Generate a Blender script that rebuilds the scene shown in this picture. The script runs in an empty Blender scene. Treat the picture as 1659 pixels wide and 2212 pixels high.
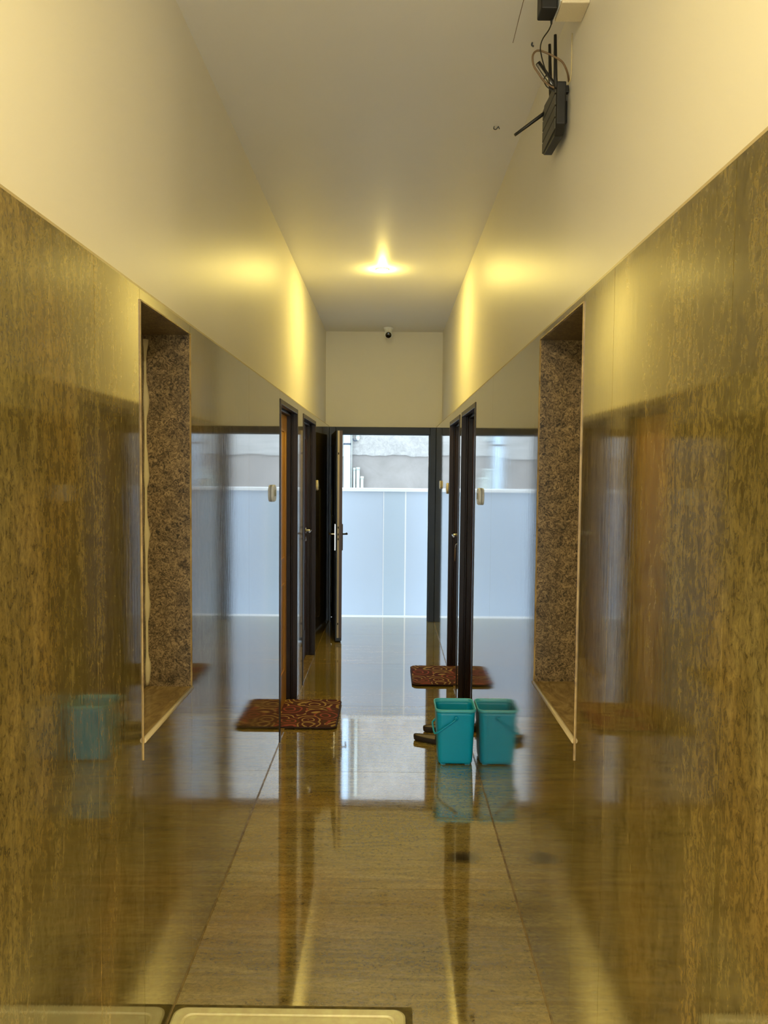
import bpy, bmesh, math, random
from mathutils import Vector, Matrix
random.seed(7)
C = bpy.data.collections.new('Place'); bpy.context.scene.collection.children.link(C)
S = bpy.context.scene

# ------------------------------------------------------------------ helpers
def tag(o, label=None, cat=None, group=None, kind=None):
    if label: o['label'] = label
    if cat: o['category'] = cat
    if group: o['group'] = group
    if kind: o['kind'] = kind
    return o
def empty(name, loc=(0,0,0), label=None, cat=None, kind=None, group=None):
    o = bpy.data.objects.new(name, None); C.objects.link(o); o.location = loc
    o.empty_display_size = .05
    return tag(o, label, cat, group, kind)
def link(name, bm, mats, parent=None, smooth=False, bevel=0, seg=2, origin=None):
    """one mesh object from a bmesh given in world metres; parent's own location is subtracted"""
    bmesh.ops.recalc_face_normals(bm, faces=bm.faces)
    me = bpy.data.meshes.new(name)
    off = Vector((0,0,0))
    if parent is not None:
        off = world(parent)
    loc = Vector(origin) if origin is not None else off
    bmesh.ops.translate(bm, vec=-loc, verts=bm.verts)
    bm.to_mesh(me); bm.free()
    if not isinstance(mats, (list, tuple)): mats = [mats]
    for m in mats: me.materials.append(m)
    o = bpy.data.objects.new(name, me); C.objects.link(o)
    if parent is not None:
        o.parent = parent; o.location = loc - off
    else:
        o.location = loc
    if smooth:
        for p in me.polygons: p.use_smooth = True
    if bevel:
        b = o.modifiers.new('bevel', 'BEVEL'); b.width = bevel; b.segments = seg
        b.limit_method = 'ANGLE'; b.angle_limit = math.radians(35); b.harden_normals = False
    return o
def world(o):
    v = Vector((0,0,0))
    while o is not None:
        v += Vector(o.location); o = o.parent
    return v
def box(bm, x0, x1, y0, y1, z0, z1, mi=0):
    if x0 > x1: x0, x1 = x1, x0
    vs = [bm.verts.new((x, y, z)) for x in (x0, x1) for y in (y0, y1) for z in (z0, z1)]
    for a in ((0,1,3,2), (4,6,7,5), (0,4,5,1), (2,3,7,6), (0,2,6,4), (1,5,7,3)):
        f = bm.faces.new([vs[i] for i in a]); f.material_index = mi
    return vs
def B(*a):
    bm = bmesh.new(); box(bm, *a); return bm
def tube(bm, pts, r, n=10, closed=False, mi=0):
    pts = [Vector(p) for p in pts]
    rs = r if isinstance(r, (list, tuple)) else [r]*len(pts)
    rings = []; prev = None
    for i, p in enumerate(pts):
        a = pts[max(i-1,0)]; b = pts[min(i+1,len(pts)-1)]
        t = (b-a).normalized()
        if prev is None:
            u = t.orthogonal().normalized()
        else:
            u = (prev - t*prev.dot(t)).normalized()
        prev = u; w = t.cross(u)
        rings.append([bm.verts.new(p + (u*math.cos(2*math.pi*k/n) + w*math.sin(2*math.pi*k/n))*rs[i]) for k in range(n)])
    for a, b in zip(rings, rings[1:]):
        for k in range(n):
            f = bm.faces.new((a[k], a[(k+1)%n], b[(k+1)%n], b[k])); f.material_index = mi; f.smooth = True
    for rg in (rings[0], rings[-1]):
        f = bm.faces.new(rg); f.material_index = mi
def smoothpts(pts, sub=8):
    P = [Vector(p) for p in pts]; out = []
    for i in range(len(P)-1):
        p0 = P[max(i-1,0)]; p1 = P[i]; p2 = P[i+1]; p3 = P[min(i+2,len(P)-1)]
        for k in range(sub):
            t = k/sub
            out.append(.5*((2*p1)+(-p0+p2)*t+(2*p0-5*p1+4*p2-p3)*t*t+(-p0+3*p1-3*p2+p3)*t*t*t))
    out.append(P[-1]); return out
def lathe(bm, c, axis, prof, n=40, mi=0):
    """prof: list of (radius, height along axis)"""
    ax = Vector(axis).normalized(); u = ax.orthogonal().normalized(); w = ax.cross(u); c = Vector(c)
    rings = []
    for r, h in prof:
        if r < 1e-6: rings.append([bm.verts.new(c+ax*h)])
        else: rings.append([bm.verts.new(c+ax*h+(u*math.cos(2*math.pi*k/n)+w*math.sin(2*math.pi*k/n))*r) for k in range(n)])
    for a, b in zip(rings, rings[1:]):
        if len(a) == 1 and len(b) == 1: continue
        for k in range(n):
            k2 = (k+1) % n
            if len(a) == 1: f = bm.faces.new((a[0], b[k], b[k2]))
            elif len(b) == 1: f = bm.faces.new((a[k], a[k2], b[0]))
            else: f = bm.faces.new((a[k], a[k2], b[k2], b[k]))
            f.material_index = mi; f.smooth = True
def rrect(cx, cy, hx, hy, r, n=8):
    """rounded rectangle outline, counter clockwise"""
    out = []
    for sx, sy, a0 in ((1,1,0), (-1,1,90), (-1,-1,180), (1,-1,270)):
        for k in range(n+1):
            a = math.radians(a0+90*k/n)
            out.append((cx+sx*(hx-r)+r*math.cos(a), cy+sy*(hy-r)+r*math.sin(a)))
    return out
def loft(bm, loops, cap0=True, cap1=True, mi=0, smooth=True):
    rings = [[bm.verts.new(p) for p in lp] for lp in loops]
    n = len(rings[0])
    for a, b in zip(rings, rings[1:]):
        for k in range(n):
            f = bm.faces.new((a[k], a[(k+1)%n], b[(k+1)%n], b[k])); f.material_index = mi; f.smooth = smooth
    if cap0: bm.faces.new(rings[0]).material_index = mi
    if cap1: bm.faces.new(rings[-1]).material_index = mi
    return rings

# ------------------------------------------------------------------ materials
def newmat(name):
    m = bpy.data.materials.new(name); m.use_nodes = True
    nt = m.node_tree; nt.nodes.clear()
    out = nt.nodes.new('ShaderNodeOutputMaterial'); p = nt.nodes.new('ShaderNodeBsdfPrincipled')
    nt.links.new(p.outputs[0], out.inputs[0]); return m, nt, p
def simple(name, col, rough=.5, metal=0, ior=1.5, coat=0, bump=0, bscale=200, var=0):
    m, nt, p = newmat(name)
    p.inputs['Base Color'].default_value = (*col, 1); p.inputs['Roughness'].default_value = rough
    p.inputs['Metallic'].default_value = metal; p.inputs['IOR'].default_value = ior
    p.inputs['Coat Weight'].default_value = coat; p.inputs['Coat Roughness'].default_value = .05
    tc = nt.nodes.new('ShaderNodeTexCoord')
    n = nt.nodes.new('ShaderNodeTexNoise'); n.inputs['Scale'].default_value = bscale; n.inputs['Detail'].default_value = 3
    nt.links.new(tc.outputs['Object'], n.inputs['Vector'])
    if bump:
        b = nt.nodes.new('ShaderNodeBump'); b.inputs['Strength'].default_value = bump; b.inputs['Distance'].default_value = .002
        nt.links.new(n.outputs[0], b.inputs['Height']); nt.links.new(b.outputs[0], p.inputs['Normal'])
    v = var or .04
    r = nt.nodes.new('ShaderNodeValToRGB')
    r.color_ramp.elements[0].position = .3; r.color_ramp.elements[1].position = .7
    r.color_ramp.elements[0].color = (*[c*(1-v) for c in col], 1); r.color_ramp.elements[1].color = (*[min(1, c*(1+v)) for c in col], 1)
    nt.links.new(n.outputs[0], r.inputs[0]); nt.links.new(r.outputs[0], p.inputs['Base Color'])
    return m
def ramp(nt, src, stops):
    r = nt.nodes.new('ShaderNodeValToRGB'); e = r.color_ramp.elements
    while len(e) > 1: e.remove(e[0])
    e[0].position = stops[0][0]; e[0].color = (*stops[0][1], 1)
    for pos, c in stops[1:]:
        q = e.new(pos); q.color = (*c, 1)
    nt.links.new(src, r.inputs[0]); return r.outputs[0]
def noise(nt, vec, scale, detail=4, rough=.5, dist=0):
    n = nt.nodes.new('ShaderNodeTexNoise'); n.inputs['Scale'].default_value = scale
    n.inputs['Detail'].default_value = detail; n.inputs['Roughness'].default_value = rough; n.inputs['Distortion'].default_value = dist
    nt.links.new(vec, n.inputs['Vector']); return n.outputs[0]
def mapping(nt, sc, rot=(0,0,0), loc=(0,0,0)):
    tc = nt.nodes.new('ShaderNodeTexCoord'); g = nt.nodes.new('ShaderNodeMapping')
    g.inputs['Scale'].default_value = sc; g.inputs['Rotation'].default_value = rot; g.inputs['Location'].default_value = loc
    nt.links.new(tc.outputs['Object'], g.inputs[0]); return g.outputs[0]
def mathn(nt, op, a, b=None, clamp=False):
    n = nt.nodes.new('ShaderNodeMath'); n.operation = op; n.use_clamp = clamp
    for i, v in enumerate((a, b)):
        if v is None: continue
        if isinstance(v, (int, float)): n.inputs[i].default_value = v
        else: nt.links.new(v, n.inputs[i])
    return n.outputs[0]
def mixc(nt, f, a, b, mode='MIX'):
    n = nt.nodes.new('ShaderNodeMix'); n.data_type = 'RGBA'; n.blend_type = mode
    for i, v in ((0, f), (6, a), (7, b)):
        if isinstance(v, (int, float)): n.inputs[i].default_value = v
        elif isinstance(v, tuple): n.inputs[i].default_value = (*v, 1)
        else: nt.links.new(v, n.inputs[i])
    return n.outputs[2]

def stone(name, wall=True):
    """polished porcelain slab with a streaky stone print; streaks run up the walls and across the floor"""
    m, nt, p = newmat(name)
    if wall:
        s_fine, s_mid, s_big = (1, 60, 6), (1, 9, 1.8), (1, 2.2, .9)
    else:
        s_fine, s_mid, s_big = (5, 60, 1), (1.6, 14, 1), (.8, 1.4, 1)
    f1 = noise(nt, mapping(nt, s_fine), 1.3, 6, .6, .6)
    f2 = noise(nt, mapping(nt, s_mid, loc=(3,1,2)), 1, 5, .6, 1.2)
    f3 = noise(nt, mapping(nt, s_big, loc=(7,4,1)), 1, 3, .5, .4)
    mot = noise(nt, mapping(nt, (1,1,.55) if wall else (.7,1,1)), 75, 6, .75, 1.0)
    base = ramp(nt, f2, [(.25, STO[0]), (.45, STO[1]), (.58, STO[2]), (.75, STO[3])])
    fine = ramp(nt, f1, [(.32, (.72,.71,.70)), (.5, (1,1,1)), (.7, (1.25,1.22,1.16))])
    col = mixc(nt, .6 if wall else .5, base, fine, 'MULTIPLY')
    mo = ramp(nt, mot, [(.36, (.40,.38,.34)), (.5, (1,1,1)), (.64, (1.5,1.45,1.3))])
    col = mixc(nt, .85 if wall else .65, col, mo, 'MULTIPLY')
    big = ramp(nt, f3, [(.35, (.72,.74,.70)), (.5, (1,1,1)), (.65, (1.28,1.12,.98))])
    col = mixc(nt, .8, col, big, 'MULTIPLY')
    geo = nt.nodes.new('ShaderNodeNewGeometry')
    rnd = mathn(nt, 'ADD', mathn(nt, 'MULTIPLY', geo.outputs['Random Per Island'], .3), .85)
    cv = nt.nodes.new('ShaderNodeCombineColor')
    for i in range(3): nt.links.new(rnd, cv.inputs[i])
    col = mixc(nt, 1.0, col, cv.outputs[0], 'MULTIPLY')
    if not wall:   # pale mineral veins running across
        wv = noise(nt, mapping(nt, (1.1, 6.5, 1), rot=(0,0,math.radians(-8)), loc=(2,5,0)), 1.1, 6, .62, 1.4)
        v = mathn(nt, 'SUBTRACT', 1, mathn(nt, 'MULTIPLY', mathn(nt, 'ABSOLUTE', mathn(nt, 'SUBTRACT', wv, .5)), 70), True)
        col = mixc(nt, mathn(nt, 'MULTIPLY', v, .45), col, (.42,.35,.22))
    if not wall:   # one dark scuff beside the right wall
        sp = nt.nodes.new('ShaderNodeTexGradient'); sp.gradient_type = 'SPHERICAL'
        nt.links.new(mapping(nt, (11, 16, 1), loc=(-.332*11, -3.28*16, 0)), sp.inputs[0])
        sm = mathn(nt, 'MULTIPLY', mathn(nt, 'MULTIPLY', sp.outputs[1], 1.5, True), mathn(nt, 'MULTIPLY', mot, 1.7, True), True)
        col = mixc(nt, sm, col, (.03,.022,.01))
    nt.links.new(col, p.inputs['Base Color'])
    rr = mathn(nt, 'ADD', mathn(nt, 'MULTIPLY', f1, .10), .02 if wall else .0)
    nt.links.new(rr, p.inputs['Roughness'])
    p.inputs['IOR'].default_value = 1.48 if wall else 2.7
    p.inputs['Coat Weight'].default_value = 1.0; p.inputs['Coat Roughness'].default_value = .012 if wall else .02
    p.inputs['Coat IOR'].default_value = 1.52 if wall else 1.8
    b = nt.nodes.new('ShaderNodeBump'); b.inputs['Strength'].default_value = .05; b.inputs['Distance'].default_value = .002
    nt.links.new(f1, b.inputs['Height']); nt.links.new(b.outputs[0], p.inputs['Normal'])
    if wall: b.inputs['Strength'].default_value = .035; nt.links.new(b.outputs[0], p.inputs['Coat Normal'])
    return m
STO = [(.125,.093,.028), (.165,.127,.040), (.21,.162,.055), (.26,.206,.076)]
M_wtile = stone('wall stone tile', True)
STO = [(.27,.19,.050), (.38,.275,.078), (.46,.35,.11), (.54,.42,.145)]
M_ftile = stone('floor stone tile', False)

def plaster(name, col, rough, spec, b=.04):
    m, nt, p = newmat(name)
    n = noise(nt, mapping(nt, (1,1,1)), 1.3, 3)
    c = ramp(nt, n, [(.3, tuple(v*.96 for v in col)), (.7, col)])
    nt.links.new(c, p.inputs['Base Color']); p.inputs['Roughness'].default_value = rough
    p.inputs['IOR'].default_value = spec
    n2 = noise(nt, mapping(nt, (1,1,1)), 9, 4)
    bb = nt.nodes.new('ShaderNodeBump'); bb.inputs['Strength'].default_value = b; bb.inputs['Distance'].default_value = .01
    nt.links.new(n2, bb.inputs['Height']); nt.links.new(bb.outputs[0], p.inputs['Normal'])
    return m
M_plaster = plaster('satin cream wall paint', (.84,.81,.74), .42, 1.25, .03)
M_ceil = plaster('satin white ceiling paint', (.87,.87,.88), .48, 1.6, .03)
M_end = plaster('matt cream wall paint', (.88,.86,.78), .55, 1.4, .04)
M_addlobby = simple('white added lobby paint', (.85,.84,.80), .6, bscale=3)
M_addlobbyfloor = simple('pale added lobby tile', (.80,.78,.72), .35, bscale=3)  # pale floor of the added lobby, bounces light up to the ceiling
M_grout = simple('tile grout', (.30,.25,.17), .8)
M_groutdark = simple('dark joint', (.06,.05,.035), .8)
M_cement = simple('dark render', (.12,.11,.10), .9)

def granite():
    m, nt, p = newmat('brown speckled granite')
    a = noise(nt, mapping(nt, (1,1,1)), 70, 5, .65, 2.2)
    b = noise(nt, mapping(nt, (1,1,1), loc=(2,2,2)), 22, 4, .6, 1.0)
    c = ramp(nt, a, [(.36, (.018,.013,.007)), (.45, (.10,.072,.035)), (.55, (.22,.165,.085)), (.68, (.34,.27,.15))])
    d = ramp(nt, b, [(.35, (.55,.5,.45)), (.6, (1.15,1.05,.95))])
    nt.links.new(mixc(nt, .8, c, d, 'MULTIPLY'), p.inputs['Base Color']); p.inputs['Roughness'].default_value = .35
    return m
M_granite = granite()
def sillstone():
    m, nt, p = newmat('honey brown polished stone')
    a = noise(nt, mapping(nt, (8,3,3)), 3, 6, .6, 1.5)
    c = ramp(nt, a, [(.3, (.16,.10,.035)), (.5, (.30,.20,.07)), (.7, (.42,.30,.12))])
    nt.links.new(c, p.inputs['Base Color']); p.inputs['Roughness'].default_value = .25; return m
M_sill = sillstone()
M_edge = simple('cream stone edging', (.48,.39,.22), .4)
M_mortar = simple('cream mortar', (.55,.47,.27), .8, bump=.5, bscale=60)

def wood(name, dark, light, rough=.38):
    m, nt, p = newmat(name)
    a = noise(nt, mapping(nt, (22,22,1.2)), 1.5, 6, .6, .8)
    c = ramp(nt, a, [(.3, dark), (.7, light)])
    nt.links.new(c, p.inputs['Base Color']); p.inputs['Roughness'].default_value = rough
    p.inputs['Coat Weight'].default_value = .15; p.inputs['Coat Roughness'].default_value = .15; p.inputs['IOR'].default_value = 1.4; return m
M_frame = wood('dark brown frame gloss', (.016,.008,.007), (.024,.012,.010))
M_leafd = wood('dark red brown veneer', (.035,.011,.009), (.060,.020,.015))
M_leaflit = wood('lamplit brown veneer', (.60,.30,.05), (.75,.40,.08))  # the downlight's yellow light is put into this leaf's colour
M_steel = simple('brushed steel', (.75,.75,.74), .25, 1)
M_blackmetal = simple('black painted metal', (.008,.013,.019), .4, 0, 1.4, 0)
M_greymetal = simple('dark grey metal', (.05,.055,.065), .35, .4)
M_creamedge = simple('cream door edge', (.55,.49,.42), .5)
M_brownedge = simple('brown door edge', (.08,.045,.035), .4)
M_white = simple('white plastic', (.86,.90,.95), .35)
M_creamp = simple('cream plastic', (.74,.66,.48), .4)
M_greyp = simple('grey plastic', (.35,.37,.36), .5)
M_blackp = simple('black plastic', (.007,.007,.008), .5)
M_routerface = simple('dark grey ridged plastic', (.055,.052,.040), .45)
M_groove = simple('black groove', (.004,.004,.004), .7)
M_teal = simple('teal plastic', (.0,.48,.78), .38, var=.03)
M_tealrim = simple('teal plastic rim', (.12,.72,.88), .3, var=.03)
M_cable = simple('brown cable', (.16,.10,.05), .5)
M_cablecream = simple('cream cable', (.62,.52,.28), .5)
M_sole = simple('dark brown rubber', (.035,.024,.020), .6, bump=.4, bscale=150)
M_foot = simple('olive tan footbed', (.26,.21,.13), .7, bump=.4, bscale=120)
M_lens = simple('black lens glass', (.004,.004,.004), .05)
M_tag = simple('tan leather tag', (.20,.13,.06), .6)
M_covercream = simple('cream painted cement', (.98,.86,.46), .45, bump=.35, bscale=35, var=.10)
M_coverdark = simple('olive stained cement', (.17,.13,.035), .7, bump=.4, bscale=50, var=.3)
M_parapet = simple('pale blue panel', (.54,.62,.73), .45, var=.02, bscale=1.2)
M_parapet2 = simple('pale grey green panel', (.51,.60,.69), .45, var=.02, bscale=1.2)
M_cap = simple('white stone coping', (.86,.86,.86), .4)
M_outfloor = simple('grey outdoor tile', (.78,.79,.78), .5)
M_pvc = simple('pale blue pipe', (.50,.62,.72), .4, var=.06, bscale=8)
M_pipeg = simple('grey green pipe', (.50,.53,.48), .5, var=.08, bscale=8)
M_dark = simple('dark iron', (.05,.06,.08), .5)

def matmat():
    m, nt, p = newmat('red and gold swirl carpet')
    v = mapping(nt, (1,1,1))
    wob = nt.nodes.new('ShaderNodeTexNoise'); wob.inputs['Scale'].default_value = 9
    nt.links.new(v, wob.inputs['Vector'])
    vm = nt.nodes.new('ShaderNodeVectorMath'); vm.operation = 'SCALE'; vm.inputs['Scale'].default_value = .05
    nt.links.new(wob.outputs['Color'], vm.inputs[0])
    va = nt.nodes.new('ShaderNodeVectorMath'); va.operation = 'ADD'
    nt.links.new(v, va.inputs[0]); nt.links.new(vm.outputs[0], va.inputs[1])
    vo = nt.nodes.new('ShaderNodeTexVoronoi'); vo.inputs['Scale'].default_value = 7; vo.inputs['Randomness'].default_value = .9
    nt.links.new(va.outputs[0], vo.inputs['Vector'])
    rings = mathn(nt, 'SINE', mathn(nt, 'MULTIPLY', vo.outputs['Distance'], 26))
    col = ramp(nt, vo.outputs['Color'], [(.35, (.10,.012,.012)), (.65, (.10,.035,.012))])
    gold = (.62,.42,.12)
    lines = ramp(nt, rings, [(.45, (0,0,0)), (.75, (1,1,1))])
    sep = nt.nodes.new('ShaderNodeSeparateColor'); nt.links.new(lines, sep.inputs[0])
    isred = nt.nodes.new('ShaderNodeSeparateColor'); nt.links.new(vo.outputs['Color'], isred.inputs[0])
    g2 = mixc(nt, mathn(nt, 'GREATER_THAN', isred.outputs[1], .5), gold, (.50,.10,.07))
    c = mixc(nt, mathn(nt, 'MULTIPLY', sep.outputs[0], .75), col, g2)
    nt.links.new(c, p.inputs['Base Color']); p.inputs['Roughness'].default_value = .9
    n = noise(nt, v, 500, 2); b = nt.nodes.new('ShaderNodeBump'); b.inputs['Strength'].default_value = .6; b.inputs['Distance'].default_value = .002
    nt.links.new(n, b.inputs['Height']); nt.links.new(b.outputs[0], p.inputs['Normal'])
    return m
M_mat = matmat()
M_matback = simple('dark maroon rubber border', (.045,.012,.012), .7)
def roughwall(name, c0, c1, scale, bump, dist):
    m, nt, p = newmat(name)
    n = noise(nt, mapping(nt, (1,1,1)), scale, 6, .65, .6)
    b1 = noise(nt, mapping(nt, (1,1,1), loc=(3,3,3)), 1.6, 5, .6)
    c = ramp(nt, n, [(.3, c0), (.65, c1)])
    d = ramp(nt, b1, [(.35, (.86,.87,.88)), (.6, (1,1,1))])
    nt.links.new(mixc(nt, .9, c, d, 'MULTIPLY'), p.inputs['Base Color']); p.inputs['Roughness'].default_value = .9
    b = nt.nodes.new('ShaderNodeBump'); b.inputs['Strength'].default_value = bump; b.inputs['Distance'].default_value = dist
    nt.links.new(n, b.inputs['Height']); nt.links.new(b.outputs[0], p.inputs['Normal']); return m
M_stucco = roughwall('rough cast white stucco', (.29,.275,.25), (.41,.385,.355), 16, .7, .02)
M_farplain = roughwall('smooth grey cement', (.24,.215,.19), (.29,.26,.235), 3, .15, .01)
def emis(name, col, s):
    m = bpy.data.materials.new(name); m.use_nodes = True; nt = m.node_tree; nt.nodes.clear()
    o = nt.nodes.new('ShaderNodeOutputMaterial'); e = nt.nodes.new('ShaderNodeEmission')
    e.inputs[0].default_value = (*col, 1); e.inputs[1].default_value = s; nt.links.new(e.outputs[0], o.inputs[0]); return m
M_lamp = emis('warm lamp', (1,.84,.50), 10)

# ------------------------------------------------------------------ setting
XL, XR = -.645, .505          # tile faces
YL = -5.2                     # far end of the added, unseen lobby behind the viewer
PL, PR = -.688, .568          # plaster faces above
TZ, CZ = 2.11, 3.13           # tile top, ceiling
YB, YE, YO = -.5, 8.54, 8.74
R_D = .15                     # thickness of the front layer that has the recesses
doorsL = [(4.66, 5.56, 2.066), (5.92, 6.92, 2.068)]
doorsR = [(4.63, 5.50, 2.052), (5.65, 6.56, 2.050)]
nicheL = (2.045, 2.56, .925, 2.082)
nicheR = (2.078, 2.67, .925, 2.092)

# floor
fl = tag(link('floor', B(-2.4, 2.3, YL-.2, YO, -.25, -.004), M_grout), kind='structure')
bm = bmesh.new()
ys = [YB]; y = 4.22-1.2*6
while y < YO:
    if y > YB+.05: ys.append(y)
    y += 1.2
ys.append(YO)
for a, b_ in zip(ys, ys[1:]):
    box(bm, XL-.14, XR+.14, a+.0012, b_-.0012, -.0035, 0)
link('floor_tiles', bm, M_ftile, fl)
link('added_lobby_tiles', B(-2.4, 2.3, YL, YB-.001, -.0035, 0), M_addlobbyfloor, fl)
# grout line where floor meets the walls
for nm, x0, x1, ds in (('baseboard_left', XL, XL+.004, doorsL), ('baseboard_right', XR-.004, XR, doorsR)):
    bm = bmesh.new(); y = YB
    for d in ds:
        box(bm, x0, x1, y, d[0], 0, .003); y = d[1]
    box(bm, x0, x1, y, YE, 0, .003)
    tag(link(nm, bm, M_sill), kind='structure')

def wall(side):
    s = -1 if side == 'left' else 1
    X = XL if s < 0 else XR; P = PL if s < 0 else PR
    ds = doorsL if s < 0 else doorsR; ni = nicheL if s < 0 else nicheR
    joints = [.53, 1.13, 1.732, 3.632] if s < 0 else [-.02, .58, 1.18, 1.80, 3.87]
    # openings (y0,y1,z0,z1)
    ops = [(ni[0], ni[1], ni[2], ni[3])] + [(d[0], d[1], -.004, d[2]) for d in ds]
    regs = []
    y = YB
    for o in ops:
        regs.append((y, o[0], -.004, TZ))
        if o[2] > 0: regs.append((o[0], o[1], -.004, o[2]))
        regs.append((o[0], o[1], o[3], TZ))
        y = o[1]
    regs.append((y, YO, -.004, TZ))
    bm = bmesh.new()
    for r in regs: box(bm, X+s*.003, X+s*R_D, r[0], r[1], r[2], r[3], 1)
    box(bm, X+s*R_D, X+s*.40, YB, YO, -.25, TZ, 1)
    box(bm, P, X+s*.40, YB, YE, TZ, CZ+.02, 0)
    w = tag(link('wall_'+side, bm, [M_plaster, M_groutdark]), kind='structure')
    bm = bmesh.new(); g = .0009
    for r in regs:
        z0 = 0 if r[2] < 0 else r[2]
        cuts = [r[0]] + [j for j in joints if r[0]+.05 < j < r[1]-.05] + [min(r[1], YE)]
        for a, b_ in zip(cuts, cuts[1:]):
            if b_-a > .01: box(bm, X, X+s*.0029, a+g, b_-g, z0+.001, r[3]-(.0 if r[3] == TZ else .001))
    link('tile_cladding', bm, M_wtile, w)
    # thin cream finishing line on top of the tiles
    link('top_edging', B(P-s*.001, X+s*.0005, YB, YE, TZ, TZ+.006), M_edge, w)
    # recess lined with granite
    nb = empty('trim_1' if s < 0 else 'trim_2', (X+s*.07, (ni[0]+ni[1])/2, ni[2]), kind='structure',
               label='granite lined wall recess on the %s side' % side)
    y0, y1, z0, z1 = ni; D = X+s*(.1499); t = .004
    bm = bmesh.new()
    box(bm, X+s*.002, D, y0, y0+t, z0, z1); box(bm, X+s*.002, D, y1-t, y1, z0, z1)
    box(bm, X+s*.002, D, y0+t, y1-t, z1-t, z1); box(bm, D-s*t, D, y0+t, y1-t, z0, z1-t)
    link('stone_lining', bm, M_granite, nb)
    link('sill', B(X-s*.002, D-s*t, y0+t, y1-t, z0, z0+.006), M_sill, nb)
    bm = bmesh.new(); tube(bm, [(X-s*.002, y0+.003, z0+.002), (X-s*.002, y1-.003, z0+.002)], .007, 12)
    link('sill_edge', bm, M_edge, nb)
    bm = bmesh.new()
    e = .003
    box(bm, X-s*.003, X+s*.004, y0-.001, y0+e, z0-.05, z1); box(bm, X-s*.003, X+s*.004, y1-e, y1+.001, z0, z1)
    box(bm, X-s*.003, X+s*.004, y0, y1, z1-e, z1+.001)
    link('edge_strip', bm, M_sill, nb)
    if s < 0:      # lumpy mortar bead in the inner corner
        pts = []; rs = []
        random.seed(3)
        for k in range(60):
            z = z0+.01+(z1-z0-.03)*k/59
            pts.append((D-s*.004, y1-.006, z)); rs.append(.006+.007*max(0, math.sin(k*.55)+.6*random.random()-.2))
        bm = bmesh.new(); tube(bm, pts, rs, 10); link('mortar_bead', bm, M_mortar, nb)
    return w
wall('left'); wall('right')

tag(link('ceiling', B(-2.4, 2.3, YL-.2, YO, CZ, CZ+.2), M_ceil), kind='structure')
# added lobby behind the viewer, unseen; its lamps and rear opening light the corridor
bm = bmesh.new()
box(bm, -2.4, -2.2, YL, YB, -.1, CZ+.02); box(bm, 2.1, 2.3, YL, YB, -.1, CZ+.02)
box(bm, -2.4, XL-.40, YB, YB+.15, -.1, CZ+.02); box(bm, XR+.40, 2.3, YB, YB+.15, -.1, CZ+.02)
tag(link('wall_added_lobby', bm, M_addlobby), kind='structure')
bm = bmesh.new()
box(bm, -2.4, -1.2, YL-.2, YL, -.1, CZ+.02); box(bm, 1.1, 2.3, YL-.2, YL, -.1, CZ+.02); box(bm, -1.2, 1.1, YL-.2, YL, 2.6, CZ+.02)  # opening left so daylight comes in as fill
tag(link('wall_added_back', bm, M_addlobby), kind='structure')
bm = bmesh.new(); box(bm, PL-.05, PR+.05, YE, YO, TZ, CZ+.02)
tag(link('wall_end', bm, M_end), kind='structure')
# outer faces of the building
bm = bmesh.new(); box(bm, XL-.42, XL-.40, YB+.15, YO, -.25, 3.33); box(bm, XR+.40, XR+.42, YB+.15, YO, -.25, 3.33)
tag(link('wall_outer', bm, M_farplain), kind='structure')

# ------------------------------------------------------------------ side doors
def lever(par, x, y, z, s, dirn, mat, name='handle', L=.115):
    """rose + lever on a door leaf facing the corridor. s: wall side, dirn: lever direction along y"""
    bm = bmesh.new()
    lathe(bm, (x, y, z), (-s,0,0), [(0,0), (.026,0), (.026,.006), (.022,.009), (.010,.010), (.009,.045)], 24)
    tube(bm, smoothpts([(x-s*.040, y, z), (x-s*.046, y, z), (x-s*.050, y+dirn*.02, z), (x-s*.050, y+dirn*L, z-.004)], 5), .008, 10)
    lathe(bm, (x, y, z-.075), (-s,0,0), [(0,0), (.020,0), (.020,.006), (.012,.009), (0,.010)], 20)
    return link(name, bm, mat, par)
def side_door(n, side, d, leafmat, hy=None, label=''):
    s = -1 if side == 'left' else 1; X = XL if s < 0 else XR
    y0, y1, zt = d
    r = empty('door_%d' % n, (X+s*.06, (y0+y1)/2, 0), kind='structure', label=label)
    bm = bmesh.new(); w = .032; w2 = .046; g = .0005
    # stepped frame: casing at the mouth, rebate behind it
    for (a, b_, ww) in ((-.004, .030, w), (.030, .042, w-.008), (.042, .118, w2)):
        xa, xb = X+s*a, X+s*b_
        box(bm, xa, xb, y0+g, y0+ww, 0, zt-g); box(bm, xa, xb, y1-ww, y1-g, 0, zt-g); box(bm, xa, xb, y0+ww, y1-ww, zt-ww, zt-g)
    link('frame', bm, M_frame, r, bevel=.0025)
    lf = B(X+s*.070, X+s*.105, y0+w2+.001, y1-w2-.001, .016, zt-w2-.002)
    leaf = link('leaf', lf, leafmat, r, bevel=.002)
    bm = bmesh.new()
    for (a, b_, c, e) in ((.16, .84, .12, .42), (.16, .84, .50, .93)):
        Y0 = y0+w2+(y1-y0-2*w2)*a; Y1 = y0+w2+(y1-y0-2*w2)*b_; Z0 = zt*c; Z1 = zt*e; t = .018
        for q in ((Y0,Y1,Z0,Z0+t), (Y0,Y1,Z1-t,Z1), (Y0,Y0+t,Z0+t,Z1-t), (Y1-t,Y1,Z0+t,Z1-t)):
            box(bm, X+s*.065, X+s*.070, *q)
    link('panel_moulding', bm, leafmat, leaf, bevel=.002)
    link('sill', B(X+s*.001, X+s*.118, y0+g+w2, y1-g-w2, .0002, .009), M_sill, r)
    if hy is not None: lever(leaf, X+s*.070, hy, 1.125, s, -1, M_steel)
    return r
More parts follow.
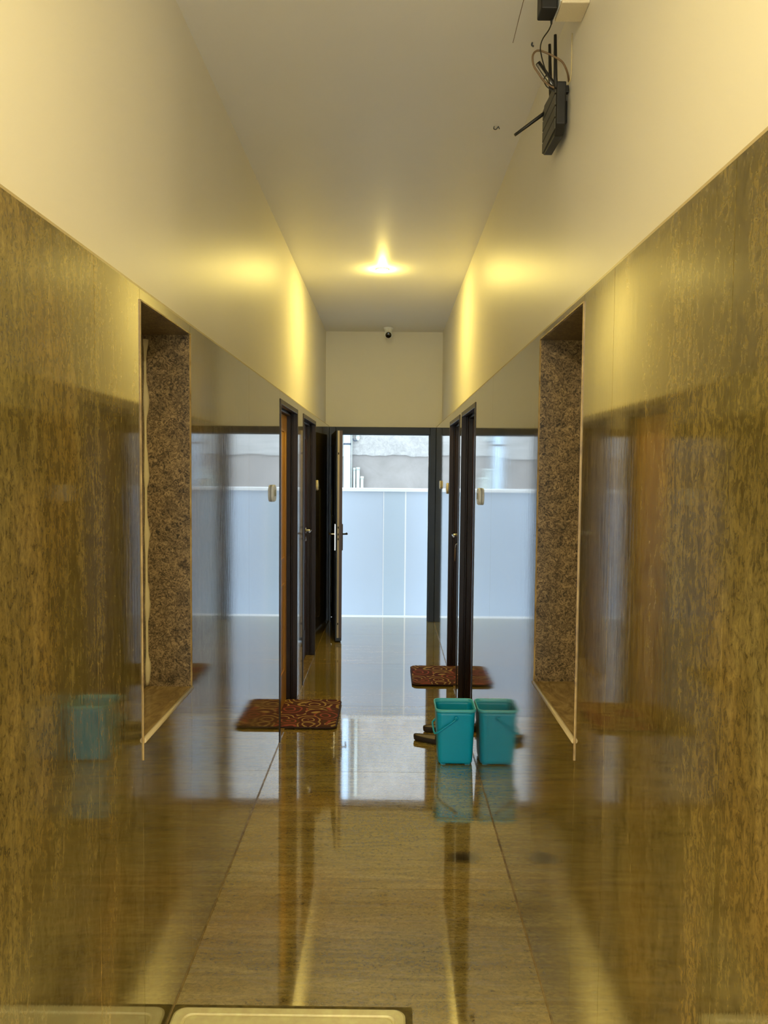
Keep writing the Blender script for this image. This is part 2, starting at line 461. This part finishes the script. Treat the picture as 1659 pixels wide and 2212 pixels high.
side_door(1, 'left', doorsL[0], M_leaflit, None, 'brown door with lamp glow in its leaf colour, dark frame, nearer one on the left')
side_door(2, 'left', doorsL[1], M_leafd, 6.74, 'dark red brown door with steel lever, further one on the left')
side_door(3, 'right', doorsR[0], M_leafd, None, 'very dark door beside the teal bucket, nearer one on the right')
side_door(4, 'right', doorsR[1], M_leafd, 6.42, 'dark red brown door with hanging key tag, further one on the right')

# key tag hanging in the lock of the further right door
kt = empty('key_tag', (XR+.070, 6.42, 1.03), 'tan key tag hanging from the lock of the further right door', 'key tag')
bm = bmesh.new()
pts = [(0,.012), (.012,.008), (.020,-.03), (.024,-.06), (.018,-.085), (0,-.095), (-.018,-.085), (-.024,-.06), (-.020,-.03), (-.012,.008)]
loft(bm, [[(XR+xx, 6.42+a, 1.0+b_) for a, b_ in pts] for xx in (.040, .046)], smooth=False)
link('tag', bm, M_tag, kt, bevel=.0015)
bm = bmesh.new(); tube(bm, smoothpts([(XR+.075,6.42,1.05), (XR+.052,6.42,1.048), (XR+.044,6.42,1.035), (XR+.043,6.42,1.008)], 5), .0022, 8)
box(bm, XR+.060, XR+.077, 6.411, 6.429, 1.047, 1.053)
link('key', bm, M_steel, kt)

# ------------------------------------------------------------------ end door
d5 = empty('door_5', (-.07, 8.57, 0), kind='structure', label='black metal framed door at the corridor end, standing open')
ox0, ox1, oz = -.575, .441, 2.032
bm = bmesh.new()
for ya, yb, o in ((8.50, 8.545, 0), (8.545, 8.60, .012)):
    box(bm, XL+.0005, ox0+o, ya, yb, 0, TZ-.001); box(bm, ox1-o, XR-.0005, ya, yb, 0, TZ-.001)
    box(bm, ox0+o, ox1-o, ya, yb, oz-o*.6, TZ-.001)
fr5 = link('frame', bm, M_blackmetal, d5, bevel=.003)
# strike plates on the right jamb
bm = bmesh.new()
for z in (1.05, 1.75, .42): box(bm, ox1-.0135, ox1-.0115, 8.565, 8.580, z-.07, z+.07)
link('strike_plate', bm, M_steel, fr5)
# light lining of the wall opening behind the frame
# leaf, opened inwards along the left wall
h0 = Vector((-.592, 8.495, 0)); h1 = Vector((-.468, 7.43, 0))
u = (h1-h0).normalized(); nrm = Vector((u.y, -u.x, 0))      # nrm points to the left wall
if nrm.x > 0: nrm = -nrm
def leafbox(bm, a0, a1, n0, n1, z0, z1):
    vs = [h0+u*a+nrm*n for a in (a0, a1) for n in (n0, n1)]
    vv = [bm.verts.new((v.x, v.y, z)) for v in vs for z in (z0, z1)]
    for q in ((0,1,3,2), (4,6,7,5), (0,4,5,1), (2,3,7,6), (0,2,6,4), (1,5,7,3)): bm.faces.new([vv[i] for i in q])
Lw = (h1-h0).length; T = .030
bm = bmesh.new(); leafbox(bm, .002, Lw-.004, -T, T, .014, 2.022)
leaf5 = link('leaf', bm, M_blackmetal, d5, bevel=.002)
bm = bmesh.new(); leafbox(bm, Lw-.004, Lw, -.002, .016, .045, 2.015); link('cream_edge', bm, M_creamedge, leaf5)
bm = bmesh.new(); leafbox(bm, Lw-.004, Lw, -T, -.0025, .045, 2.015); link('brown_edge', bm, M_brownedge, leaf5)
bm = bmesh.new()
for z in (.18, .99, 1.035, 1.10, 1.80): leafbox(bm, Lw, Lw+.0015, .002, .012, z-.010, z+.010)
link('bolt_keep', bm, M_groove, leaf5)
bm = bmesh.new()
for a0, a1, z0, z1 in ((.10,.94,.15,.95), (.10,.94,1.15,1.92)):      # pressed panels both faces
    for n0, n1 in ((T, T+.006), (-T-.006, -T)):
        t = .03
        leafbox(bm, a0, a1, n0, n1, z0, z0+t); leafbox(bm, a0, a1, n0, n1, z1-t, z1)
        leafbox(bm, a0, a0+t, n0, n1, z0+t, z1-t); leafbox(bm, a1-t, a1, n0, n1, z0+t, z1-t)
link('pressed_panel', bm, M_blackmetal, leaf5, bevel=.002)
for sgn, mt in ((1, M_steel), (-1, M_blackp)):
    bm = bmesh.new()
    n0, n1 = (T, T+.009) if sgn > 0 else (-T-.010, -T)
    leafbox(bm, Lw-.075, Lw-.035, n0, n1, .88, 1.13)
    p0 = h0+u*(Lw-.055)+nrm*sgn*T; p1 = h0+u*(Lw-.055)+nrm*sgn*(T+.050); p2 = h0+u*(Lw-.17)+nrm*sgn*(T+.053)
    tube(bm, smoothpts([(p0.x,p0.y,1.035), (p1.x-(p1-p0).x*.2, p1.y, 1.035), (p1.x, p1.y-.004, 1.035), (p2.x, p2.y, 1.032)], 6), .0085, 10)
    link('handle', bm, mt, leaf5, bevel=.0015)
bm = bmesh.new()
q = [h0+u*a+nrm*(T+.012) for a in (.42, .42, .50)]
tube(bm, [(q[0].x,q[0].y,1.45), (q[1].x,q[1].y,.14), (q[2].x,q[2].y,.14)], .005, 8)
link('drop_bolt', bm, M_steel, leaf5)
for z in (.30, 1.05, 1.80):
    bm = bmesh.new(); tube(bm, [(h0.x-.004, h0.y+.003, z-.05), (h0.x-.004, h0.y+.003, z+.05)], .009, 12)
    link('hinge', bm, M_steel, leaf5)

# ------------------------------------------------------------------ outside
tag(link('floor_outside', B(-5, 5, YO, 9.62, -.35, -.20), M_outfloor), kind='structure')
pw = tag(link('wall_parapet', B(-5, 5, 9.60, 9.72, -.35, 1.385), M_parapet), kind='structure')
link('coping', B(-5, 5, 9.575, 9.745, 1.385, 1.425), M_cap, pw, bevel=.004)
link('skirting', B(-5, 5, 9.585, 9.60, -.20, -.137), M_cap, pw)
bm = bmesh.new()
for k in (-2, -1, 0, 1, 2): box(bm, -.055+k*1.45, .200+k*1.45, 9.5985, 9.60, -.137, 1.385)
link('narrow_panel', bm, M_parapet2, pw)
bm = bmesh.new()
for k in (-2, -1, 0, 1, 2):
    box(bm, -.064+k*1.45, -.055+k*1.45, 9.5975, 9.60, -.137, 1.385); box(bm, .200+k*1.45, .217+k*1.45, 9.5975, 9.60, -.137, 1.385)
link('joint_strip', bm, M_cap, pw)
fw = tag(link('wall_neighbour', B(-6.5, 6.5, 12.0, 12.2, -3, 4.6), M_farplain), kind='structure')
# rough cast upper coat, its lower edge wavy
bm = bmesh.new(); top = []; bot = []; N = 260
for k in range(N+1):
    x = -6.5+13*k/N
    z = 1.835+.035*math.sin(x*2.3+1.9)+.012*math.sin(x*9)+.006*math.sin(x*31)+ (.05 if x > .35 else 0)*min(1, (x-.35)*3 if x > .35 else 0)
    bot.append(z)
prev = None
for k in range(N+1):
    x = -6.5+13*k/N
    cur = [bm.verts.new(v) for v in ((x,12.0,bot[k]), (x,11.975,bot[k]+.006), (x,11.972,4.6), (x,12.0,4.6))]
    if prev:
        for a in range(3): bm.faces.new((prev[a], prev[a+1], cur[a+1], cur[a]))
    else: bm.faces.new(cur)
    prev = cur
bm.faces.new(prev)
link('rough_cast', bm, M_stucco, fw)
tag(link('ground', B(-9, 9, 9.72, 16, -3.2, -3.0), M_outfloor), kind='structure')

# pipes between parapet and neighbour's wall
dp = empty('drain_pipe', (-.632, 11.90, -3), 'tall wide pale blue drain pipe on the neighbouring wall', 'pipe')
bm = bmesh.new(); tube(bm, [(-.632, 11.90, -3), (-.632, 11.90, 4.4)], .052, 24); link('pipe', bm, M_pvc, dp)
bm = bmesh.new(); lathe(bm, (-.632, 11.90, 2.035), (0,0,1), [(.052,-.012), (.060,-.012), (.060,.012), (.052,.012)], 24)
box(bm, -.64, -.624, 11.955, 11.972, 2.025, 2.045); link('clamp', bm, M_dark, dp)
def pipe(x, r, zt, label, grp=None, mat=M_pipeg):
    o = empty('conduit_pipe', (x, 11.92, -3), label, 'pipe')
    bm = bmesh.new(); tube(bm, [(x, 11.92, -3), (x, 11.92, zt)], r, 16); link('pipe', bm, mat, o)
    bm = bmesh.new(); lathe(bm, (x, 11.92, zt-.03), (0,0,1), [(r,0), (r+.004,0), (r+.004,.035), (r-.004,.035), (r-.004,.02), (0,.02)], 16)
    link('socket', bm, mat, o)
pipe(-.565, .006, 3.6, 'thin grey conduit running up right beside the wide blue drain pipe')
pipe(-.522, .016, 1.672, 'open ended pale pipe standing next to the thin conduit')
pipe(-.466, .025, 1.680, 'thickest open ended grey green pipe above the parapet')
pipe(-.405, .022, 1.545, 'shortest open ended grey pipe above the parapet')
wm = empty('water_meter', (-.49, 11.945, 2.1), 'grey pipe elbow and valve hanging above the short pipes', 'valve')
bm = bmesh.new(); tube(bm, [(-.475, 11.945, 3.4), (-.475, 11.945, 2.13)], .028, 16)
lathe(bm, (-.475, 11.945, 2.10), (0,0,1), [(0,-.01), (.022,-.008), (.030,.02), (.032,.04), (.028,.05)], 16); link('body', bm, M_pipeg, wm)
bm = bmesh.new(); tube(bm, smoothpts([(-.475,11.945,2.11), (-.50,11.93,2.085), (-.53,11.92,2.09), (-.545,11.92,2.12)], 5), .011, 10); link('elbow', bm, M_dark, wm)

# ------------------------------------------------------------------ doorbells and switches
def plate(name, X, s, y, z, hy, hz, label, cat, mat, wedge=True):
    o = empty(name, (X, y, z), label, cat)
    bm = bmesh.new(); lp = []
    for dd, k in ((.0005, 1), (.012, 1), (.015, .93)):
        lp.append([(X-s*dd, a, b_) for a, b_ in rrect(y, z, hy*k, hz*k, min(hy, hz)*.8*k)])
    loft(bm, lp); link('plate', bm, mat, o)
    if wedge:
        bm = bmesh.new()
        pts = [(-.006,.020), (.006,.020), (.022,-.016), (-.022,-.016)]
        loft(bm, [[(X-s*.0145, y+a, z+b_) for a, b_ in pts], [(X-s*.019, y+a*.8, z+b_*.9) for a, b_ in pts]], smooth=False)
        link('push_button', bm, M_greyp, o, bevel=.001)
    return o
plate('doorbell_switch', XL, -1, 4.36, 1.515, .062, .046, 'oval white bell switch on the tiles before the nearer left door', 'switch', M_white)
plate('doorbell_switch', XR, 1, 4.335, 1.508, .062, .046, 'oval white bell switch on the tiles above the teal bucket', 'switch', M_white)
plate('doorbell_switch', XL, -1, 7.03, 1.507, .045, .046, 'cream bell switch beyond the further left door', 'switch', M_creamp)
plate('doorbell_switch', XR, 1, 6.70, 1.497, .045, .046, 'cream bell switch just beyond the further right door', 'switch', M_creamp)
plate('switch_plate', XR, 1, 7.6, 1.51, .05, .040, 'small cream switch plate on the right wall nearest the open end door', 'switch', M_creamp, False)

# ------------------------------------------------------------------ ceiling things
def downlight(x, y, power, col, label):
    o = empty('downlight', (x, y, CZ), label, 'light')
    c = (x, y, CZ)
    bm = bmesh.new(); lathe(bm, c, (0,0,-1), [(.034,0), (.034,.004), (.044,.006), (.050,.003), (.050,0)], 40); link('trim_ring', bm, M_white, o)
    bm = bmesh.new(); lathe(bm, c, (0,0,-1), [(.0335,.0005), (.0335,.002), (.020,.003), (0,.003)], 32); link('lamp', bm, M_lamp, o)
    l = bpy.data.lights.new('downlight_beam', 'POINT'); l.shadow_soft_size = .02; l.energy = power*.33; l.color = col
    lo = bpy.data.objects.new('downlight_beam', l); C.objects.link(lo); lo.parent = o; lo.location = (0, 0, -.026)
    a = bpy.data.lights.new('downlight_cone', 'AREA'); a.shape = 'DISK'; a.size = .064; a.energy = power*.50; a.color = col
    ao = bpy.data.objects.new('downlight_cone', a); C.objects.link(ao); ao.parent = o; ao.location = (0, 0, -.0045)
    return o
WARM = (1, .77, .19); FILL = (1, .84, .50)  # second colour is for the added fill lamps in the lobby
downlight(-.061, 5.902, 14.5, WARM, 'lit round warm downlight in the white ceiling')
downlight(-.061, .75, 6, WARM, 'round warm downlight in the ceiling just above the viewer')
for lx in (-1.2, 1.1):  # unseen lamps, added to fill the corridor with softer light
    for ly in (-1.8, -3.9):
        downlight(lx, ly, 70, FILL, 'added fill downlight in the %s of the unseen added lobby behind the viewer' % (('left' if lx < 0 else 'right')+(' front' if ly > -3 else ' back')))

cc = empty('dome_camera', (-.017, 8.30, CZ), 'small white dome camera with black lens under the ceiling at the corridor end', 'camera')
bm = bmesh.new(); lathe(bm, (-.017, 8.30, CZ), (0,0,-1), [(0,0), (.052,0), (.052,.012), (.046,.020), (.040,.034), (.036,.044)], 40); link('base', bm, M_white, cc)
ctr = Vector((-.017, 8.285, CZ-.072)); ax = Vector((0,-1,-.35)).normalized()
bm = bmesh.new()
prof = [(0, -.044)] + [(.044*math.sin(math.radians(a)), -.044*math.cos(math.radians(a))) for a in range(15, 140, 12)] + [(.031, .034)]
lathe(bm, ctr, ax, prof, 36); link('eyeball', bm, M_white, cc)
bm = bmesh.new(); lathe(bm, ctr, ax, [(.0305,.030), (.0305,.038), (.024,.040), (.012,.042), (0,.043)], 32); link('lens', bm, M_lens, cc)

# screws / cut wire stubs and a hairline crack strip in the ceiling
bm = bmesh.new(); tube(bm, smoothpts([(.483,2.808,CZ), (.481,2.808,CZ-.008), (.487,2.806,CZ-.014)], 4), .003, 8)
tag(link('ceiling_hook', bm, M_dark, origin=(.483,2.808,CZ)), 'single dark wire stub in the ceiling near the router cables', 'hook')
bm = bmesh.new()
tube(bm, smoothpts([(.440,3.473,CZ), (.438,3.473,CZ-.010), (.448,3.470,CZ-.014), (.456,3.468,CZ-.004)], 4), .0022, 8)
tube(bm, [(.458,3.473,CZ), (.462,3.470,CZ-.012)], .002, 8)
tag(link('ceiling_hook', bm, M_dark, origin=(.447,3.473,CZ)), 'tiny twisted pair of wire ends in the ceiling beyond the router', 'hook')
bm = bmesh.new(); tube(bm, [(.4105,2.55,CZ), (.412,2.64,CZ-.0005), (.4135,2.70,CZ), (.416,2.809,CZ-.0005)], .0011, 6)
tag(link('ceiling_crack', bm, M_cable, origin=(.41,2.68,CZ)), 'hairline crack, built as a thin dark strip, in the ceiling left of the black adapter', 'crack')

# ------------------------------------------------------------------ router group on the right wall
rt = empty('wifi_router', (.545, 2.675, 2.80), 'black router with rod antennas hung on the upper right wall', 'router')
def slab(bm, x0, x1, prof):
    loft(bm, [[(x0, a, b_) for a, b_ in prof], [(x1, a, b_) for a, b_ in prof]], smooth=False)
prof = [(2.565,2.885), (2.775,2.905), (2.785,2.895), (2.785,2.745), (2.775,2.736), (2.60,2.728), (2.568,2.755)]
bm = bmesh.new(); slab(bm, .522, .552, prof); body = link('body', bm, M_blackp, rt, bevel=.004, seg=3)
# front cover in ridged strips, each a little apart
bm = bmesh.new()
for k in range(4):
    z0 = 2.742+k*.037; box(bm, .5175, .5225, 2.575, 2.778, z0, z0+.0325)
link('front_cover', bm, M_routerface, rt, bevel=.0012)
bm = bmesh.new(); box(bm, .552, .5675, 2.62, 2.72, 2.78, 2.85)
box(bm, .547, .566, 2.59, 2.61, 2.862, 2.885); link('wall_bracket', bm, M_blackp, rt, bevel=.003)
bm = bmesh.new(); tube(bm, [(.522,2.578,2.865), (.519,2.578,2.90), (.516,2.58,3.034)], [.0065,.0062,.0048], 12); link('antenna', bm, M_blackp, rt)
bm = bmesh.new(); tube(bm, [(.526,2.68,2.89), (.523,2.68,2.93), (.518,2.68,3.057)], [.0065,.006,.0046], 12); link('antenna', bm, M_blackp, rt)
bm = bmesh.new(); tube(bm, [(.528,2.76,2.877), (.505,2.76,2.860), (.420,2.76,2.797)], [.0065,.006,.0048], 12); link('antenna', bm, M_blackp, rt)
bm = bmesh.new(); tube(bm, [(.527,2.60,2.874), (.510,2.60,2.898), (.466,2.60,2.957)], [.0095,.0095,.0085], 14); ant = link('antenna', bm, M_blackp, rt)
bm = bmesh.new(); tube(bm, [(.518,2.592,2.875), (.502,2.592,2.897), (.463,2.592,2.949)], .0032, 8); link('shiny_edge', bm, M_steel, ant)
for y in (2.62, 2.70): pass

sb = empty('socket_box', (.527, 2.397, 3.04), 'pale wall box partly cut by the top of the photo', 'socket')
bm = bmesh.new(); box(bm, .487, .5678, 2.347, 2.447, 3.0, 3.095); link('box', bm, M_creamp, sb, bevel=.003)
bm = bmesh.new(); box(bm, .4845, .487, 2.355, 2.44, 3.008, 3.088); link('face_plate', bm, M_white, sb)
ad = empty('power_adapter', (.458, 2.405, 3.04), 'black plug-in power adapter beside the pale wall box', 'adapter')
bm = bmesh.new(); loft(bm, [[(a, b_, z) for a, b_ in rrect(.456, 2.405, .0245, .034, .006)] for z in (2.998, 3.085)], smooth=False)
link('body', bm, M_blackp, ad, bevel=.003)
bm = bmesh.new(); box(bm, .480, .4844, 2.395, 2.415, 3.03, 3.05); link('pin', bm, M_steel, ad)
bm = bmesh.new(); tube(bm, [(.474,2.43,2.999), (.474,2.432,2.985)], [.004,.0025], 8); link('strain_relief', bm, M_blackp, ad)
cp = smoothpts([(.474,2.432,2.986), (.470,2.45,2.978), (.458,2.48,2.968), (.455,2.50,2.955), (.462,2.52,2.940), (.476,2.54,2.915), (.488,2.55,2.895), (.500,2.56,2.872), (.521,2.575,2.866)], 6)
bm = bmesh.new(); tube(bm, cp, .0019, 8); tag(link('power_cable', bm, M_blackp, origin=(.49,2.5,2.95)), 'thin black wavy cable from the adapter down to the router', 'cable')
cp = smoothpts([(.5665,2.60,2.900), (.555,2.57,2.912), (.534,2.55,2.935), (.505,2.545,2.950), (.483,2.545,2.960), (.456,2.55,2.970), (.441,2.55,2.955), (.444,2.552,2.926), (.462,2.556,2.901), (.481,2.562,2.881), (.505,2.566,2.868), (.513,2.566,2.864)], 6)
bm = bmesh.new(); tube(bm, cp, .0032, 8); tag(link('looped_cable', bm, M_cable, origin=(.50,2.55,2.92)), 'thick brown cable looping left of the router antennas', 'cable')
cp = smoothpts([(.492,2.588,2.914), (.485,2.582,2.903), (.483,2.580,2.890), (.491,2.578,2.874), (.505,2.578,2.864), (.522,2.58,2.858)], 6)
bm = bmesh.new(); tube(bm, cp, .0017, 8); tag(link('thin_cable', bm, M_blackp, origin=(.50,2.58,2.88)), 'short thin black cable curling under the shiny antenna', 'cable')
cp = smoothpts([(.5665,2.567,3.032), (.5663,2.568,2.979), (.5663,2.569,2.922), (.5663,2.579,2.896), (.562,2.60,2.886)], 6)
bm = bmesh.new(); tube(bm, cp, .0016, 8); tag(link('wall_cable', bm, M_cablecream, origin=(.566,2.57,2.97)), 'cream cable running down the right wall behind the router', 'cable')

# ------------------------------------------------------------------ floor things
def doormat(x0, x1, y0, y1, z, label, taper=0):
    cx, cy = (x0+x1)/2, (y0+y1)/2
    o = empty('doormat', (cx, cy, z), label, 'mat', group=None)
    hx, hy = (x1-x0)/2, (y1-y0)/2
    bm = bmesh.new()
    def L(k, zz): return [(a, b_, z+zz) for a, b_ in rrect(cx, cy, hx-k, hy-k, .045-k*.6)]
    loft(bm, [L(0, .0), L(-.0005, .004), L(.003, .007), L(.008, .0075)]); link('backing', bm, M_matback, o)
    bm = bmesh.new(); loft(bm, [L(.0075, .0074), L(.008, .0105), L(.012, .012)]); link('pile', bm, M_mat, o)
    return o
doormat(-.728, -.318, 4.905, 5.507, .0092, 'red and gold swirl doormat at the nearer left door')
doormat(.192, .588, 5.935, 6.510, .0092, 'maroon swirl doormat at the further right door')

# bucket
bx, by = .3875, 4.43
bk = empty('bucket', (bx, by, 0), 'teal rectangular plastic bucket standing against the right wall', 'bucket')
def Lb(hx, hy, r, z, cy=by): return [(a, b_, z) for a, b_ in rrect(bx, cy, hx, hy, r)]
bm = bmesh.new()
loft(bm, [Lb(.078,.078,.02,.010), Lb(.090,.090,.022,.006), Lb(.095,.095,.024,.012), Lb(.097,.097,.026,.03), Lb(.108,.110,.032,.285), Lb(.1085,.1105,.032,.300),
          Lb(.1065,.1085,.031,.300), Lb(.1055,.1075,.030,.285), Lb(.094,.094,.024,.030), Lb(.088,.088,.02,.012)])
for sx in (-1, 1):
    for sy in (-1, 1):
        box(bm, bx+sx*.068-.014, bx+sx*.068+.014, by+sy*.068-.014, by+sy*.068+.014, .0, .011)
link('shell', bm, M_teal, bk)
bm = bmesh.new()
loft(bm, [Lb(.1080,.1100,.032,.303), Lb(.1120,.1140,.034,.302), Lb(.1150,.1170,.036,.306), Lb(.1155,.1175,.037,.314), Lb(.1140,.1160,.036,.319), Lb(.1095,.1115,.033,.320), Lb(.1067,.1087,.031,.316), Lb(.1064,.1084,.031,.300)], False, False)
link('rim', bm, M_tealrim, bk)
yf, yb2 = by-.1165, by+.1165
hp = [(bx+.000, yf-.002, .272), (bx-.010, yf-.010, .262), (bx-.055, yf-.008, .228), (bx-.095, yf-.005, .198), (bx-.112, yf+.006, .186), (bx-.120, yf+.030, .182), (bx-.121, by, .182), (bx-.120, yb2-.030, .182), (bx-.112, yb2-.006, .186), (bx-.095, yb2+.005, .198), (bx-.055, yb2+.008, .228), (bx-.010, yb2+.010, .262), (bx, yb2+.002, .272)]
bm = bmesh.new(); tube(bm, smoothpts(hp, 6), .0055, 10)
link('handle', bm, M_teal, bk)
for yy, d in ((yf+.004, -1), (yb2-.004, 1)):
    bm = bmesh.new(); lathe(bm, (bx, yy, .272), (0,d,0), [(0,0), (.012,0), (.012,.008), (.008,.011), (0,.011)], 18); link('pivot', bm, M_teal, bk)

# slippers
def slipper(cx, cy, rot, label):
    o = empty('slipper', (cx, cy, 0), label, 'slipper', group=None)
    ca, sa = math.cos(rot), math.sin(rot)
    def outline(k):
        pts = []
        n = 40
        for i in range(n):
            a = 2*math.pi*i/n
            x = math.cos(a); y = math.sin(a)
            wd = .047 - .010*(x-.2)**2 + (.004 if x > 0 else -.003)*x
            wd = .042 + .006*math.cos((x-.45)*2.2)
            pts.append(((.130-k)*(abs(x)**1.0*(1 if x > 0 else -1)), (wd-k)*(abs(y)**.92*(1 if y > 0 else -1))))
        return pts
    def W(p, z): return (cx+p[0]*ca-p[1]*sa, cy+p[0]*sa+p[1]*ca, z)
    def lift(p): return .006*(p[0]/.13)**2
    bm = bmesh.new()
    loft(bm, [[W(p, .001+0*lift(p)) for p in outline(.010)], [W(p, .006) for p in outline(.003)], [W(p, .018+lift(p)) for p in outline(0)], [W(p, .029+lift(p)) for p in outline(.001)], [W(p, .033+lift(p)) for p in outline(.004)], [W(p, .029+lift(p)) for p in outline(.009)]])
    link('sole', bm, M_sole, o)
    bm = bmesh.new(); loft(bm, [[W(p, .028+lift(p)) for p in outline(.0092)], [W(p, .0305+lift(p)) for p in outline(.014)]]); link('footbed', bm, M_foot, o)
    # broad strap arching over the front half
    bm = bmesh.new(); rows = []
    for i in range(9):
        xx = .015+.075*i/8; row = []
        hw = .046-.004*(i/8); hh = .048-.016*(i/8)
        for j in range(17):
            a = math.pi*j/16
            row.append((xx, hw*math.cos(a), .024+hh*math.sin(a)))
        rows.append(row)
    outer = [[bm.verts.new(W((p[0], p[1]), p[2])) for p in r] for r in rows]
    for a, b_ in zip(outer, outer[1:]):
        for j in range(16): f = bm.faces.new((a[j], a[j+1], b_[j+1], b_[j])); f.smooth = True
    st = link('strap', bm, M_sole, o)
    m = st.modifiers.new('thick', 'SOLIDIFY'); m.thickness = .005
    return o
slipper(.290, 4.705, math.radians(-17), 'dark brown slipper with olive footbed just behind the bucket, the nearer of the pair')
slipper(.358, 4.915, math.radians(10), 'dark brown slipper mostly hidden behind the bucket, the further of the pair')

# chamber cover in the floor at the bottom of the picture
cv = empty('chamber_cover', (-.288, 1.98, 0), 'cream cement chamber cover with dark stained rim set in the near floor', 'cover')
def Lc(x0, x1, y0, y1, r, z): return [(a, b_, z) for a, b_ in rrect((x0+x1)/2, (y0+y1)/2, (x1-x0)/2, (y1-y0)/2, r, 6)]
bm = bmesh.new(); loft(bm, [Lc(-.6405, .086, 1.60, 2.333, .006, .0002), Lc(-.6405, .086, 1.60, 2.333, .006, .0022)], smooth=False)
link('stained_rim', bm, M_coverdark, cv)
bm = bmesh.new()
loft(bm, [Lc(-.632, .064, 1.625, 2.306, .035, .002), Lc(-.632, .064, 1.625, 2.306, .035, .013), Lc(-.626, .058, 1.631, 2.300, .032, .016), Lc(-.600, .034, 1.66, 2.276, .028, .016),
          Lc(-.597, .031, 1.663, 2.273, .026, .011), Lc(-.592, .026, 1.668, 2.268, .024, .011), Lc(-.589, .023, 1.671, 2.265, .022, .015)], smooth=False)
link('slab', bm, M_covercream, cv)

# ------------------------------------------------------------------ world, camera
w = bpy.data.worlds.new('sky'); S.world = w; w.use_nodes = True
bg = w.node_tree.nodes['Background']; bg.inputs[0].default_value = (.70, .86, 1.0, 1); bg.inputs[1].default_value = 2.05

cam = bpy.data.cameras.new('camera'); co = bpy.data.objects.new('camera', cam); C.objects.link(co); S.camera = co
cam.sensor_fit = 'HORIZONTAL'; cam.sensor_width = 36; cam.lens = 36*1700/1659
cam.clip_start = .02; cam.clip_end = 100
yaw = math.radians(.3271); pit = math.radians(3.067); rol = math.radians(.5)
co.location = (0, 0, 1.65)
Rm = Matrix.Rotation(yaw, 3, 'Z') @ Matrix.Rotation(math.pi/2-pit, 3, 'X') @ Matrix.Rotation(rol, 3, 'Z')
co.rotation_euler = Rm.to_euler()
S.view_settings.view_transform = 'Standard'; S.view_settings.look = 'None'
S.view_settings.exposure = 1.25; S.view_settings.gamma = 1; S.view_settings.use_curve_mapping = False
